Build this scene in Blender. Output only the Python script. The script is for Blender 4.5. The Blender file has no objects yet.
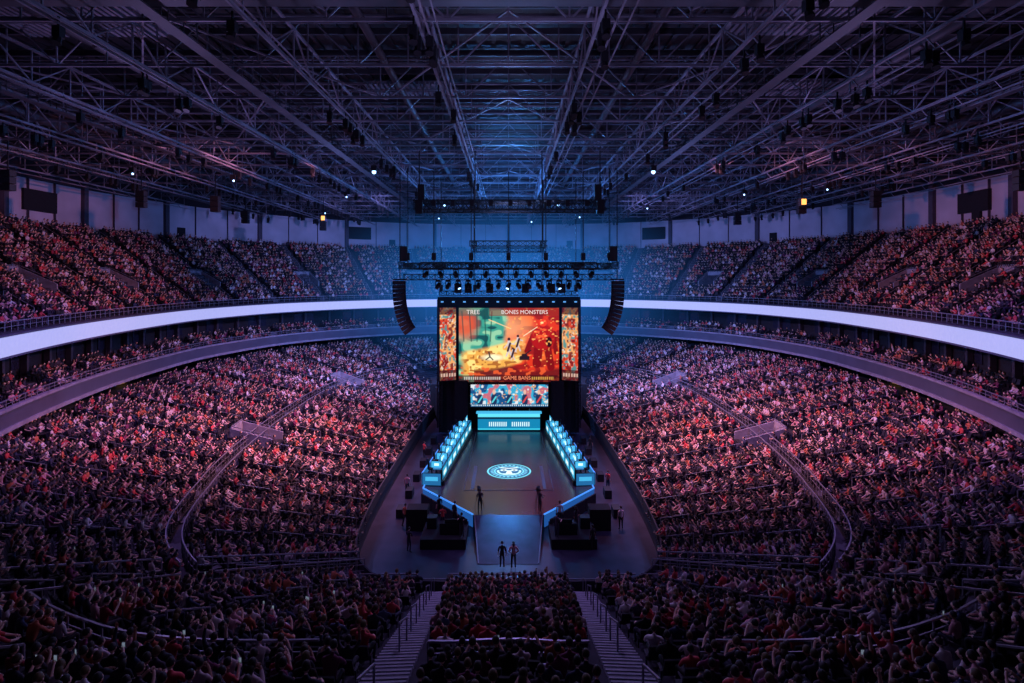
import bpy, math, random
import numpy as np
from mathutils import Vector, Matrix
random.seed(7); rng=np.random.default_rng(7)
S=bpy.context.scene
S.view_settings.view_transform='Standard'
COL=S.collection
# ------------------------------------------------------------ materials
def mat(name,col,rough=.6,metal=0,emis=None,es=0,var=.15,scale=3.0,bump=0):
    m=bpy.data.materials.new(name); m.use_nodes=True; nt=m.node_tree; b=nt.nodes['Principled BSDF']
    b.inputs['Roughness'].default_value=rough; b.inputs['Metallic'].default_value=metal
    tc=nt.nodes.new('ShaderNodeTexCoord'); n=nt.nodes.new('ShaderNodeTexNoise'); n.inputs['Scale'].default_value=scale
    nt.links.new(tc.outputs['Object'],n.inputs['Vector'])
    r=nt.nodes.new('ShaderNodeValToRGB')
    r.color_ramp.elements[0].color=[c*(1-var) for c in col]+[1]; r.color_ramp.elements[1].color=[min(1,c*(1+var)) for c in col]+[1]
    r.color_ramp.elements[0].position=.3; r.color_ramp.elements[1].position=.7
    nt.links.new(n.outputs['Fac'],r.inputs['Fac']); nt.links.new(r.outputs['Color'],b.inputs['Base Color'])
    if emis:
        b.inputs['Emission Color'].default_value=list(emis)+[1]; b.inputs['Emission Strength'].default_value=es
    return m
def rand_mat(name,cols,rough=.8,mul=1.0):
    m=bpy.data.materials.new(name); m.use_nodes=True; nt=m.node_tree; b=nt.nodes['Principled BSDF']
    b.inputs['Roughness'].default_value=rough
    oi=nt.nodes.new('ShaderNodeObjectInfo'); mu=nt.nodes.new('ShaderNodeMath'); mu.operation='MULTIPLY'; mu.inputs[1].default_value=mul
    fr=nt.nodes.new('ShaderNodeMath'); fr.operation='FRACT'; r=nt.nodes.new('ShaderNodeValToRGB'); r.color_ramp.interpolation='CONSTANT'
    nt.links.new(oi.outputs['Random'],mu.inputs[0]); nt.links.new(mu.outputs[0],fr.inputs[0]); nt.links.new(fr.outputs[0],r.inputs['Fac'])
    e=r.color_ramp.elements; n=len(cols)
    while len(e)<n: e.new(.5)
    for i,c in enumerate(cols): e[i].position=i/n; e[i].color=list(c)+[1]
    nt.links.new(r.outputs['Color'],b.inputs['Base Color'])
    return m
def emat(name,attr='Col',es=1.0):
    m=bpy.data.materials.new(name); m.use_nodes=True; nt=m.node_tree; b=nt.nodes['Principled BSDF']
    a=nt.nodes.new('ShaderNodeAttribute'); a.attribute_name=attr
    b.inputs['Base Color'].default_value=(.01,.01,.01,1); b.inputs['Roughness'].default_value=.5
    nt.links.new(a.outputs['Color'],b.inputs['Emission Color']); b.inputs['Emission Strength'].default_value=es
    return m
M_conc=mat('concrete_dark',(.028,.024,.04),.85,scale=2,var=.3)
M_concL=mat('concrete_light',(.28,.26,.33),.8,scale=1.5,var=.2)
M_step=mat('step_nosing',(.07,.065,.09),.8,scale=1.5,var=.2)
M_stairL=mat('stair_concrete',(.14,.13,.18),.8,scale=1.5,var=.2)
M_nose=mat('stair_nosing_strip',(.34,.32,.40),.7)
M_black=mat('black_fabric',(.010,.010,.015),.9)
M_blackm=mat('black_metal',(.016,.016,.022),.5,.2)
M_steel=mat('roof_steel',(.28,.26,.32),.5,.2,var=.5,scale=.4)
M_steelD=mat('roof_steel_dark',(.09,.085,.105),.55,.2,var=.3,scale=.4)
M_deck=mat('roof_deck',(.03,.029,.037),.6,.1,var=.5,scale=.15)
M_rail=mat('rail_steel',(.28,.27,.33),.4,.4)
M_wall=mat('wall_panel_white',(.52,.47,.57),.7,var=.15,scale=.3)
M_wallD=mat('wall_dark',(.022,.02,.032),.8)
M_col=mat('column_paint',(.07,.06,.09),.7)
M_fascia=mat('fascia_metal',(.11,.11,.16),.45,.2,var=.12,scale=.5)
M_ribbon=mat('led_ribbon',(.2,.2,.25),.5,0,(.42,.45,.84),.9)
M_warm=mat('warm_lamp',(.8,.5,.2),.5,0,(1,.55,.12),.55)
M_warmS=mat('warm_lamp_bright',(.8,.5,.2),.5,0,(1,.40,.08),2)
M_cool=mat('cool_lamp',(.6,.8,1),.5,0,(.35,.6,1),4)
M_blueled=mat('blue_led_strip',(.05,.2,.6),.5,0,(.05,.28,.85),1.0)
M_cyan=mat('cyan_led',(.05,.4,.5),.5,0,(.06,.44,.72),1.1)
M_bluedim=mat('blue_desk_glow',(.03,.12,.2),.4,0,(.015,.14,.34),1.0)
M_white=mat('white_led',(.8,.9,1),.5,0,(.6,.95,1),1.4)
M_floor=mat('floor_vinyl',(.035,.034,.06),.3,var=.3,scale=.8)
M_stage=mat('stage_vinyl',(.040,.034,.065),.25,var=.25,scale=.8)
M_seat=mat('seat_plastic',(.014,.012,.024),.6)
M_glass=mat('club_window',(.03,.03,.06),.15)
# ------------------------------------------------------------ mesh builder
class MB:
    def __init__(s): s.v=[];s.f=[];s.m=[]
    def add(s,vs,fs,m=0):
        o=len(s.v); s.v+= [tuple(p) for p in vs]; s.f+=[tuple(i+o for i in f) for f in fs]; s.m+=[m]*len(fs)
    def box(s,c,size,m=0,rz=0):
        x,y,z=[k/2 for k in size]; cs,sn=math.cos(rz),math.sin(rz); vs=[]
        for dz in(-z,z):
            for dx,dy in((-x,-y),(x,-y),(x,y),(-x,y)): vs.append((c[0]+dx*cs-dy*sn,c[1]+dx*sn+dy*cs,c[2]+dz))
        s.add(vs,[(3,2,1,0),(4,5,6,7),(0,1,5,4),(1,2,6,5),(2,3,7,6),(3,0,4,7)],m)
    def beam(s,p,q,w=.1,h=None,m=0):
        p=Vector(p);q=Vector(q);d=q-p
        if d.length<1e-5:return
        d.normalize(); up=Vector((0,0,1)) if abs(d.z)<.95 else Vector((0,1,0))
        a=d.cross(up).normalized(); b=a.cross(d); h=h or w; a=a*w/2;b=b*h/2
        vs=[p-a-b,p+a-b,p+a+b,p-a+b,q-a-b,q+a-b,q+a+b,q-a+b]
        s.add(vs,[(3,2,1,0),(4,5,6,7),(0,1,5,4),(1,2,6,5),(2,3,7,6),(3,0,4,7)],m)
    def tube(s,pts,rs,n=8,m=0):
        pts=[Vector(p) for p in pts]; vs=[];fs=[]
        for i,p in enumerate(pts):
            d=(pts[min(i+1,len(pts)-1)]-pts[max(i-1,0)]).normalized(); up=Vector((0,0,1)) if abs(d.z)<.9 else Vector((0,1,0))
            a=d.cross(up).normalized(); b=a.cross(d)
            for k in range(n):
                t=2*math.pi*k/n; vs.append(p+(a*math.cos(t)+b*math.sin(t))*rs[i])
        for i in range(len(pts)-1):
            for k in range(n): fs.append((i*n+k,i*n+(k+1)%n,(i+1)*n+(k+1)%n,(i+1)*n+k))
        fs.append(tuple(range(n))[::-1]); fs.append(tuple(range((len(pts)-1)*n,len(pts)*n)))
        s.add(vs,fs,m)
    def prism(s,poly,z0,z1,m=0,mtop=None):
        n=len(poly); vs=[(x,y,z0) for x,y in poly]+[(x,y,z1) for x,y in poly]
        s.add(vs,[(i,(i+1)%n,n+(i+1)%n,n+i) for i in range(n)],m)
        s.add(vs,[tuple(range(n))[::-1]],m); s.add(vs,[tuple(range(n,2*n))],m if mtop is None else mtop)
    def sphere(s,c,r,nu=10,nv=8,m=0,fn=None):
        vs=[];fs=[]
        for j in range(nv+1):
            ph=math.pi*j/nv
            for i in range(nu):
                th=2*math.pi*i/nu; p=(r[0]*math.sin(ph)*math.cos(th),r[1]*math.sin(ph)*math.sin(th),r[2]*math.cos(ph))
                if fn:p=fn(p)
                vs.append((c[0]+p[0],c[1]+p[1],c[2]+p[2]))
        for j in range(nv):
            for i in range(nu): fs.append((j*nu+i,(j+1)*nu+i,(j+1)*nu+(i+1)%nu,j*nu+(i+1)%nu))
        s.add(vs,fs,m)
    def mesh(s,name,mats,smooth=False):
        me=bpy.data.meshes.new(name); me.from_pydata(s.v,[],s.f); me.update()
        for k in mats: me.materials.append(k)
        me.polygons.foreach_set('material_index',s.m)
        if smooth: me.polygons.foreach_set('use_smooth',[True]*len(s.f))
        return me
    def build(s,name,mats,smooth=False,parent=None,loc=None,rz=0):
        o=bpy.data.objects.new(name,s.mesh(name,mats,smooth)); COL.objects.link(o)
        if loc:o.location=loc
        o.rotation_euler[2]=rz
        if parent:o.parent=parent
        return o
def empty(name,loc=(0,0,0)):
    o=bpy.data.objects.new(name,None); o.location=loc; COL.objects.link(o); return o
# ------------------------------------------------------------ bowl curves
IN=[(0,32.3),(4.2,32.3),(7.6,32.9),(9.8,36.6),(10.5,43),(10.6,52),(10.5,62),(10.2,74),(9.2,83),(5.5,87.5),(0,88)]
OUT=[(0,9),(2.9,9),(14,10.6),(26,20),(33.5,34),(38.5,49),(41,64),(41,79),(35,96),(20,109),(0,112.5)]
ZO=[11,11,10.6,9.2,7.4,6.8,6.6,6.6,6.6,6.6,6.6]
def ctrl(L,i):
    if i<0: x,y=ctrl(L,-i); return(-x,y)
    if i>10: x,y=ctrl(L,20-i); return(-x,y)
    return L[i]
def cur(L,u):
    i=math.floor(u); t=u-i
    p=[ctrl(L,i+k) for k in(-1,0,1,2)]
    r=[]
    for a in(0,1):
        p0,p1,p2,p3=[q[a] for q in p]
        r.append(.5*((2*p1)+(-p0+p2)*t+(2*p0-5*p1+4*p2-p3)*t*t+(-p0+3*p1-3*p2+p3)*t**3))
    return r
def zout(u): return float(np.interp(abs(u),range(11),ZO))
def outoff(u,off):
    e=.01; p=cur(OUT,u); a=cur(OUT,u-e); b=cur(OUT,u+e); dx,dy=b[0]-a[0],b[1]-a[1]; l=math.hypot(dx,dy)
    return (p[0]+dy/l*off,p[1]-dx/l*off)
ZI=1.2
NR=30
def low(u,t,z=None):
    a=cur(IN,u);b=cur(OUT,u); return (a[0]+(b[0]-a[0])*t,a[1]+(b[1]-a[1])*t)
def lowz(u,k): return ZI+(zout(u)-ZI)*k/NR
def sweep(mb,us,prof,m=0,closed=True):
    n=len(prof);vs=[];fs=[]
    for u in us:
        for off,z in prof:
            x,y=outoff(u,off); vs.append((x,y,z))
    for i in range(len(us)-1):
        for k in range(n if closed else n-1):
            fs.append((i*n+k,(i+1)*n+k,(i+1)*n+(k+1)%n,i*n+(k+1)%n))
    if closed:
        fs.append(tuple(range(n))); fs.append(tuple(range((len(us)-1)*n,len(us)*n))[::-1])
    mb.add(vs,fs,m)
US=list(np.linspace(-10,10,321))
W0=3.05; UW=list(np.linspace(W0,20-W0,260))
mb=MB(); prof=[]
for k in range(NR):
    prof+=[(k/NR,k),((k+1)/NR,k)]
prof=[(0,-100)]+prof+[(1,NR)]
n=len(prof);vs=[]
for u in US:
    for t,k in prof:
        x,y=low(u,t); vs.append((x,y,0 if k==-100 else lowz(u,k)))
fs=[(i*n+k,(i+1)*n+k,(i+1)*n+k+1,i*n+k+1) for i in range(len(US)-1) for k in range(n-1)]
mb.add(vs,fs,0)
for i in range(len(US)-1):
    a=low(US[i],0);b=low(US[i+1],0); mb.beam((a[0],a[1],ZI+.2),(b[0],b[1],ZI+.2),.1,.8,1)
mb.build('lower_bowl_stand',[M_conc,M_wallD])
AL=[1.0,1.95,3.15,3.6,4.05,4.5,5.0,5.55,6.1,6.65,7.2,7.7,8.2,8.7,9.3,10]
AL2=AL+[-a for a in AL]
VL=[(5.25,.50),(7.45,.50)]
VL=VL+[(-a,b) for a,b in VL]
def iscross(u,k): return k in((21,) if abs(u)<2.5 else (13,))
seats=[];people=[]
def yawdir(dx,dy): return math.atan2(-dx,dy)
ust=np.linspace(-10,10,1601)
for k in range(NR):
    t=(k+.55)/NR
    P=np.array([low(u,t) for u in ust]); d=np.hypot(*np.diff(P,axis=0).T); c=np.concatenate([[0],np.cumsum(d)])
    sp=.60; L=c[-1]; nn=int(L/sp)
    for s in (np.arange(nn)+.5)*L/nn:
        u=float(np.interp(s,c,ust)); e=.02
        if iscross(u,k): continue
        x,y=low(u,t); x2,y2=low(u+e,t); mpu=math.hypot(x2-x,y2-y)/e
        if abs(abs(u)-1)*mpu<.9: continue
        if min(abs(u-a) for a in AL2)*mpu<.85: continue
        if abs(abs(u)-2.5)*mpu<(1.25 if k<14 else .9): continue
        bad=False
        for vu,vt in VL:
            if abs(u-vu)*mpu<1.7 and k in (11,12,14,15,16): bad=True
        if bad: continue
        if abs(u)>8.35 and k<12: continue
        a=cur(IN,u);b=cur(OUT,u); dx,dy=a[0]-b[0],a[1]-b[1]
        nx,ny=-(y2-y),(x2-x)
        if nx*dx+ny*dy<0: nx,ny=-nx,-ny
        y0=yawdir(nx,ny)
        z=lowz(u,k)
        seats.append((x,y,z,y0))
        if random.random()<(.94 if k<20 else .88): people.append((x,y,z,y0))
mb=MB()
for a in AL2+[2.5,-2.5]:
    if abs(a)>9.9 or (abs(a)>8.3): k0=12
    else:k0=0
    near=abs(abs(a)-1)<.01; w=1.2 if near else (1.7 if abs(a)==2.5 else 1.0)
    for k in range(k0,NR):
        ang=math.atan2(*(np.array(low(a,1))-np.array(low(a,0)))[::-1])
        z=lowz(a,k); r=(zout(a)-ZI)/NR
        x,y=low(a,(k+.72)/NR); mb.box((x,y,z+r/4),(.42,w,r/2),2 if near else 0,ang)
        x,y=low(a,(k+.25)/NR); mb.box((x,y,z+.012),(.42,w,.03),2 if near else 0,ang)
        if near:
            x,y=low(a,(k+.72-.22)/NR); mb.box((x,y,z+r/2+.01),(.07,w,.03),3,ang)
            x,y=low(a,(k+.02)/NR); mb.box((x,y,z+.03),(.07,w,.03),3,ang)
    for k in range(k0,NR-3,4):
        if iscross(a,k) or iscross(a,k+1): continue
        p=low(a,(k+.5)/NR);q=low(a,(k+2.9)/NR)
        zp=lowz(a,k);zq=lowz(a,k+2.9)
        mb.beam((*p,zp+.95),(*q,zq+.95),.05,m=1)
        mb.beam((*p,zp),(*p,zp+.95),.05,m=1);mb.beam((*q,zq),(*q,zq+.95),.05,m=1)
mb.build('aisle_stairs',[M_step,M_rail,M_stairL,M_nose])
def railing(mb,pts,zs,h=1.05,m=0,mid=2,w=.045):
    for i in range(len(pts)-1):
        p,q=pts[i],pts[i+1]
        for j in range(mid+1):
            hh=h*(1-j/(mid+1)); mb.beam((*p,zs[i]+hh),(*q,zs[i+1]+hh),w*(1.4 if j==0 else .7),m=m)
        mb.beam((*p,zs[i]),(*p,zs[i]+h),w,m=m)
mb=MB()
for sgn in(-1,1):
    u=np.linspace(2.6,8.3,90)
    P=[low(sgn*a,13.05/NR) for a in u]; railing(mb,P,[lowz(a,13) for a in u],mid=1,h=.9)
    u=np.linspace(2.6,9.9,110)
    P=[low(sgn*a,14.02/NR) for a in u]; railing(mb,P,[lowz(a,14) for a in u],mid=1,h=.9)
    for uu in(2.38,2.62):
        ts=np.linspace(0,13/NR,14); P=[low(sgn*uu,t) for t in ts]; railing(mb,P,[lowz(uu,int(t*NR+.01)) for t in ts],mid=2)
        ts=np.linspace(15/NR,1,15); P=[low(sgn*uu,t) for t in ts]; railing(mb,P,[lowz(uu,int(t*NR+.01)) for t in ts],mid=1)
for ua,ub in((-2.35,-1.25),(-.78,.78),(1.25,2.35)):
    u=np.linspace(ua,ub,14)
    P=[low(a,22.0/NR) for a in u]; railing(mb,P,[lowz(a,22) for a in u],mid=2,h=.95)
for s in(-1,1):
    P=[(x,32.2) for x in np.linspace(s*5.2,s*7.2,4)]; railing(mb,P,[1.2]*4)
P=[(x,32.2) for x in np.linspace(-3.4,3.4,9)]; railing(mb,P,[1.2]*9)
P=[(x,33.8) for x in np.linspace(-8.4,8.4,20)]; railing(mb,P,[0]*20,h=1.1)
P=[low(a,.995) for a in np.linspace(-3,3,60)]; railing(mb,P,[zout(a)-.3 for a in np.linspace(-3,3,60)])
mb.build('guard_railing',[M_rail])
def vomitory(loc,ang,w=2.6,l=3.2,h=1.0,rise=.7,lit=False):
    mb=MB()
    for s in(-1,1):
        x=s*w/2; t=.18
        prof=[(-l/2,-.2),(l/2,-rise-.4),(l/2,h-rise*.6),(-l/2,h+.75)]
        vs=[(x-t/2,a,b) for a,b in prof]+[(x+t/2,a,b) for a,b in prof]
        mb.add(vs,[(3,2,1,0),(4,5,6,7),(0,1,5,4),(1,2,6,5),(2,3,7,6),(3,0,4,7)],0)
        mb.beam((x,-l/2,h+.95),(x,l/2,h-rise*.6+.25),.05,m=2)
    mb.box((0,-l/2,h+.35),(w+.2,.2,.9),0)
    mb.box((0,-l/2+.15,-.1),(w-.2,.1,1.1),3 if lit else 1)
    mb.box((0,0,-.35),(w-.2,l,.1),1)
    mb.box((0,-l/2,h+.9),(w+.2,.08,.08),2)
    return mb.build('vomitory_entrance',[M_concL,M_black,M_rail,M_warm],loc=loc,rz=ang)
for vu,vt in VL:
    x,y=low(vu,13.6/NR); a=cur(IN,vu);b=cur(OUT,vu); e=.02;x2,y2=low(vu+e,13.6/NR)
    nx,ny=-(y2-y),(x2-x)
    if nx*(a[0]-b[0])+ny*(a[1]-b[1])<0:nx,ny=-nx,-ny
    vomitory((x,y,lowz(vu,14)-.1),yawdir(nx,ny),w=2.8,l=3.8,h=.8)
# ------------------------------------------------------------ concourse, club ring, ribbon
mb=MB()
vs=[];fs=[]
for i,u in enumerate(US):
    p=cur(OUT,u);q=outoff(u,4.2); vs+=[(*p,zout(u)),(*q,zout(u))]
fs=[(2*i,2*i+1,2*i+3,2*i+2) for i in range(len(US)-1)]
mb.add(vs,fs,0)
mb.box((0,-.5,10.85),(44,17,.25),0)
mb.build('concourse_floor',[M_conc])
mb=MB(); sweep(mb,UW,[(4.0,5.8),(4.0,13.6),(4.4,13.6),(4.4,5.8)],0)
nW=64
for i in range(nW):
    u=W0+(20-2*W0)*(i+.5)/nW
    x,y=outoff(u,3.95); x2,y2=outoff(u+.01,3.95); ang=math.atan2(y2-y,x2-x)
    L=math.hypot(x2-x,y2-y)/.01*(20-2*W0)/nW
    if i%2==0: mb.box((x,y,11.9),(L*.8,.1,1.6),1,ang)
    if i%4==1: mb.box((x,y,7.9),(1.6,.12,2.2),2,ang)
    xx,yy=outoff(u,3.6); mb.box((xx,yy,10),(.35,.5,7),3,ang)
mb.build('wall_concourse',[M_wallD,M_glass,M_black,M_col])
mb=MB()
for s in(-1,1):
    for u,w in((6.15,2.6),(4.9,.8),(5.5,.5)):
        x,y=outoff(s*u,3.7); x2,y2=outoff(s*u+.01,3.7); ang=math.atan2(y2-y,x2-x)
        mb.box((x,y,7.75),(w,.14,2.0),0,ang); mb.box((x,y,9.0),(w+.4,.3,.3),1,ang)
        for q in(-1,1): mb.box((x+q*(w/2+.1)*math.cos(ang),y+q*(w/2+.1)*math.sin(ang),7.8),(.2,.3,2.3),1,ang)
mb.build('door_concourse',[M_warm,M_concL])
mb=MB()
sweep(mb,UW,[(-.6,8.3),(-.6,9.75),(-.35,9.75),(-.35,9.2),(1.0,9.2),(1.0,9.65),(2.0,9.65),(2.0,10.1),(4.0,10.1),(4.0,8.3)],0)
sweep(mb,UW,[(-.75,8.2),(-.75,8.5),(-.6,8.5),(-.6,8.2)],1)
sweep(mb,UW,[(-.72,9.65),(-.72,9.85),(-.3,9.85),(-.3,9.65)],1)
mb.build('club_balcony',[M_fascia,M_concL])
def ringrail(name,off,z,h=1.0,N=240,mid=2):
    mb=MB(); u=np.linspace(W0,20-W0,N); railing(mb,[outoff(a,off) for a in u],[z]*N,h=h,mid=mid); mb.build(name,[M_rail])
ringrail('club_balcony_railing',-.5,9.85,.55,mid=1)
UR=22;UD=.72;UH=.49;UZ=14.6
mb=MB(); prof=[(-.1,13.4),(-.1,UZ+.5),(.1,UZ+.5),(.1,UZ)]
for k in range(UR):
    prof+=[(.5+k*UD,UZ+k*UH),(.5+k*UD,UZ+(k+1)*UH)] if k else [(.5+0,UZ)]
prof+=[(.5+UR*UD,UZ+UR*UH),(.5+UR*UD,UZ+UR*UH-1),(4.5,13.4)]
sweep(mb,UW,prof,0)
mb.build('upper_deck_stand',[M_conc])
mb=MB(); sweep(mb,UW,[(-.45,13.45),(-.45,14.85),(-.1,14.85),(-.1,13.45)],0)
mb.build('led_ribbon_board',[M_ribbon])
mb=MB(); sweep(mb,UW,[(-.5,13.3),(-.5,13.45),(-.1,13.45),(-.1,13.3)],0); sweep(mb,UW,[(-.5,14.85),(-.5,14.98),(-.1,14.98),(-.1,14.85)],0)
mb.build('ribbon_board_frame',[M_fascia])
ringrail('upper_deck_railing',-.05,15.1,.75,mid=1)
AU=[3.3+.47*i for i in range(29)]
VU=[3.53,4.47,5.41,6.35,7.29,8.23,9.17]; VU+= [20-v for v in VU]
uw=np.linspace(W0+.03,20-W0-.03,1600)
def ringrow(off,z,aw,vlist,krow,prob,sp=.60):
    P=np.array([outoff(u,off) for u in uw]); d=np.hypot(*np.diff(P,axis=0).T); c=np.concatenate([[0],np.cumsum(d)])
    L=c[-1];nn=int(L/sp)
    for s in(np.arange(nn)+.5)*L/nn:
        u=float(np.interp(s,c,uw)); x,y=outoff(u,off); x2,y2=outoff(u+.01,off); mpu=math.hypot(x2-x,y2-y)/.01
        if min(abs(u-a) for a in aw)*mpu<.9: continue
        if vlist and krow in(5,6,7,8,9,10) and min(abs(u-a) for a in vlist)*mpu<1.9: continue
        nx,ny=-(y2-y),(x2-x)
        y0=yawdir(nx,ny); seats.append((x,y,z,y0))
        if random.random()<prob: people.append((x,y,z,y0))
for k in range(1,UR):
    ringrow(.5+k*UD-.36,UZ+k*UH if k else UZ,AU,VU,k,.93 if k<17 else .85)
for k in range(3):
    ringrow([.35,1.5,2.5][k],[9.2,9.65,10.1][k],AU,None,k,.8)
for v in VU:
    x,y=outoff(v,.5+7.6*UD); x2,y2=outoff(v+.01,.5+7.6*UD)
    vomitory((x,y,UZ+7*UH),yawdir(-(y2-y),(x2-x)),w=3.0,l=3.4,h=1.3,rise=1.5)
mb=MB()
for a in AU:
    x2,y2=outoff(a+.01,2);x1,y1=outoff(a,2); ang=math.atan2(y2-y1,x2-x1)
    for k in range(1,UR):
        x,y=outoff(a,.5+k*UD-.2); mb.box((x,y,UZ+k*UH+UH/4),(1.1,.3,UH/2),0,ang)
    for k in range(2,UR-3,5):
        p=outoff(a,.5+k*UD-.3);q=outoff(a,.5+(k+3)*UD-.3); zp=UZ+k*UH;zq=UZ+(k+3)*UH
        mb.beam((*p,zp+.95),(*q,zq+.95),.05,m=1); mb.beam((*p,zp),(*p,zp+.95),.05,m=1); mb.beam((*q,zq),(*q,zq+.95),.05,m=1)
mb.build('upper_deck_stairs',[M_step,M_rail])
# ------------------------------------------------------------ outer wall
WOFF=17.2; ZT=32
mb=MB()
sweep(mb,UW,[(WOFF,0),(WOFF,25.2),(WOFF+.4,25.2),(WOFF+.4,0)],0)
sweep(mb,UW,[(WOFF+.1,25.2),(WOFF+.1,31.2),(WOFF+.4,31.2),(WOFF+.4,25.2)],1)
sweep(mb,UW,[(WOFF,31.2),(WOFF,35),(WOFF+.4,35),(WOFF+.4,31.2)],0)
sweep(mb,UW,[(.4+UR*UD,UZ+UR*UH-.4),(.4+UR*UD,UZ+UR*UH),(WOFF,UZ+UR*UH),(WOFF,UZ+UR*UH-.4)],0)
nP=66
for i in range(nP+1):
    u=W0+(20-2*W0)*i/nP; x,y=outoff(u,WOFF-.1); x2,y2=outoff(u+.01,WOFF-.1); ang=math.atan2(y2-y,x2-x)
    if i%3==0: mb.box((x,y,28.2),(.7,.7,7),2,ang)
    else: mb.box((x,y,28.2),(.06,.3,6),2,ang)
    if i%11==5: mb.box((*outoff(u+.12,WOFF-.1),28.6),(5,.5,2.6),3,ang)
    if i%7==2: mb.box((*outoff(u+.1,WOFF-.05),26.3),(1.3,.4,2.2),3,ang)
mb.build('wall_bowl',[M_wallD,M_wall,M_col,M_black])
mb=MB()
pr=outoff(W0,WOFF+.2)
for s in(-1,1):
    mb.beam((s*pr[0],pr[1],17),(s*44,-9,17),.4,36,0)
    a=outoff(W0,-.1); mb.beam((s*a[0],a[1],14),(s*pr[0],pr[1],14),.3,22,0)
mb.box((0,-9,17.5),(88,.4,36),0)
mb.build('wall_near',[M_wallD])
mb=MB(); mb.box((0,60,-.15),(120,140,.3),0); mb.build('floor',[M_floor])
# ------------------------------------------------------------ roof
mb=MB()
mb.box((0,60,35.2),(126,142,.3),0)
for x in np.arange(-60,61,1.0): mb.box((x,60,35.0),(.28,140,.12),0)
mb.build('ceiling',[M_deck])
mb=MB()
ZB,ZC=30.3,33.6
def planar(mb,p,q,zb,zt,pan,w=.22,m=0,ww=.1):
    p=Vector(p);q=Vector(q);n=max(2,int((q-p).length/pan))
    mb.beam((p.x,p.y,zb),(q.x,q.y,zb),w,m=m);mb.beam((p.x,p.y,zt),(q.x,q.y,zt),w,m=m)
    for i in range(n):
        a=p.lerp(q,i/n);b=p.lerp(q,(i+1)/n)
        if i%2==0: mb.beam((a.x,a.y,zb),(b.x,b.y,zt),ww,m=m)
        else: mb.beam((a.x,a.y,zt),(b.x,b.y,zb),ww,m=m)
        mb.beam((b.x,b.y,zb),(b.x,b.y,zt),ww,m=m)
def ylim(x): return (-8,62+66*math.sqrt(max(0,1-(x/60)**2)))
for x in(-53,-45,-37,-29,-20.5,-12,-4.2,4.2,12,20.5,29,37,45,53):
    y0,y1=ylim(x); planar(mb,(x,y0,0),(x,y1,0),ZB+.6,ZB+2.6,3,.15,0,.08)
    dx=.55
    mb.beam((x+dx,y0,ZB),(x+dx,y1,ZB),.09); mb.beam((x+dx+.5,y0,ZB-.1),(x+dx+.5,y1,ZB-.1),.06)
    for y in np.arange(y0,y1,3.0): mb.beam((x,y,ZB+.6),(x+dx,y,ZB),.06)
for j,y in enumerate(np.arange(-2,128,6.0)):
    hx=58*math.sqrt(max(0,1-((y-62)/68)**2)) if y>62 else 57
    planar(mb,(-hx,y,0),(hx,y,0),ZB+1.4,ZC+1.1,3.0,.15,0,.08)
for y in np.arange(1,126,6.0):
    hx=57; mb.beam((-hx,y,ZB+2.9),(hx,y,ZB+2.9),.08); mb.beam((-hx,y+1.6,ZB+3.3),(hx,y+1.6,ZB+3.3),.06)
for i in range(-6,6):
    for j in range(-1,9):
        x0=i*9.0;y0=j*14.0
        if i%2==0: mb.beam((x0,y0,ZB+1.9),(x0+9,y0+14,ZB+1.9),.1)
        else: mb.beam((x0+9,y0,ZB+1.9),(x0,y0+14,ZB+1.9),.1)
mb.build('roof_truss',[M_steel])
mb=MB()
for y in np.arange(-6,128,3.5): mb.box((0,y,34.6),(118,.18,.4),0)
for x in(-49,-33,-16.5,16.5,33,49):
    y0,y1=ylim(x); mb.box((x,(y0+y1)/2,31.2),(.7,y1-y0,.06),0)
    for dx in(-.35,.35):
        for h in(.5,1.0): mb.beam((x+dx,y0,31.2+h),(x+dx,y1,31.2+h),.05)
        for y in np.arange(y0,y1,2.5): mb.beam((x+dx,y,31.2),(x+dx,y,32.3),.05)
    for y in np.arange(y0,y1,7): mb.beam((x,y,31.2),(x,y,34.6),.06)
for y in(26,54,82,106):
    mb.box((0,y,31.6),(96,.7,.06),0)
    for dy in(-.35,.35):
        for h in(.5,1.0): mb.beam((-48,y+dy,31.6+h),(48,y+dy,31.6+h),.05)
mb.build('roof_catwalk',[M_steelD])
mb=MB()
for x,r in((-24.5,.4),(24.5,.4),(-41,.5),(41,.5),(-8,.25),(8.2,.25)):
    y0,y1=ylim(x); y0+=2;y1-=6; mb.tube([(x,y0,33),(x,y1,33)],[r,r],12)
    for y in np.arange(y0,y1,6): mb.tube([(x,y,33),(x,y+.15,33)],[r*1.08]*2,12)
mb.build('air_duct',[M_steelD],smooth=True)
mb=MB()
for x,y,w,l in((-25,33,9,4),(-41,45,8,4),(17,33,8,3.5),(25,45,9,4),(41,33,8,4),(-8,45,6,3),(33,63,8,4),(-33,63,8,4),(-46,33,7,4),(8,63,6,3),(-17,63,7,3)):
    for i in range(int(w/.4)): mb.box((x-w/2+i*.4,y,33.9),(.22,l,.16),0)
    mb.box((x,y,34.05),(w,l,.08),0)
mb.build('acoustic_baffle',[M_steel])
mb=MB()
for i in range(330):
    x=random.choice((-45,-37,-29,-20.5,-12,-4.2,4.2,12,20.5,29,37,45))+random.choice((0,.55)); y=random.uniform(16,112)
    mb.box((x,y,29.9),(.35,.35,.5),0); mb.beam((x,y,30.1),(x,y,30.6),.08); 
    mb.tube([(x,y,29.7),(x,y-.15,29.35)],[.15,.2],8)
mb.build('roof_spotlights',[M_blackm])
mb=MB()
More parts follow.
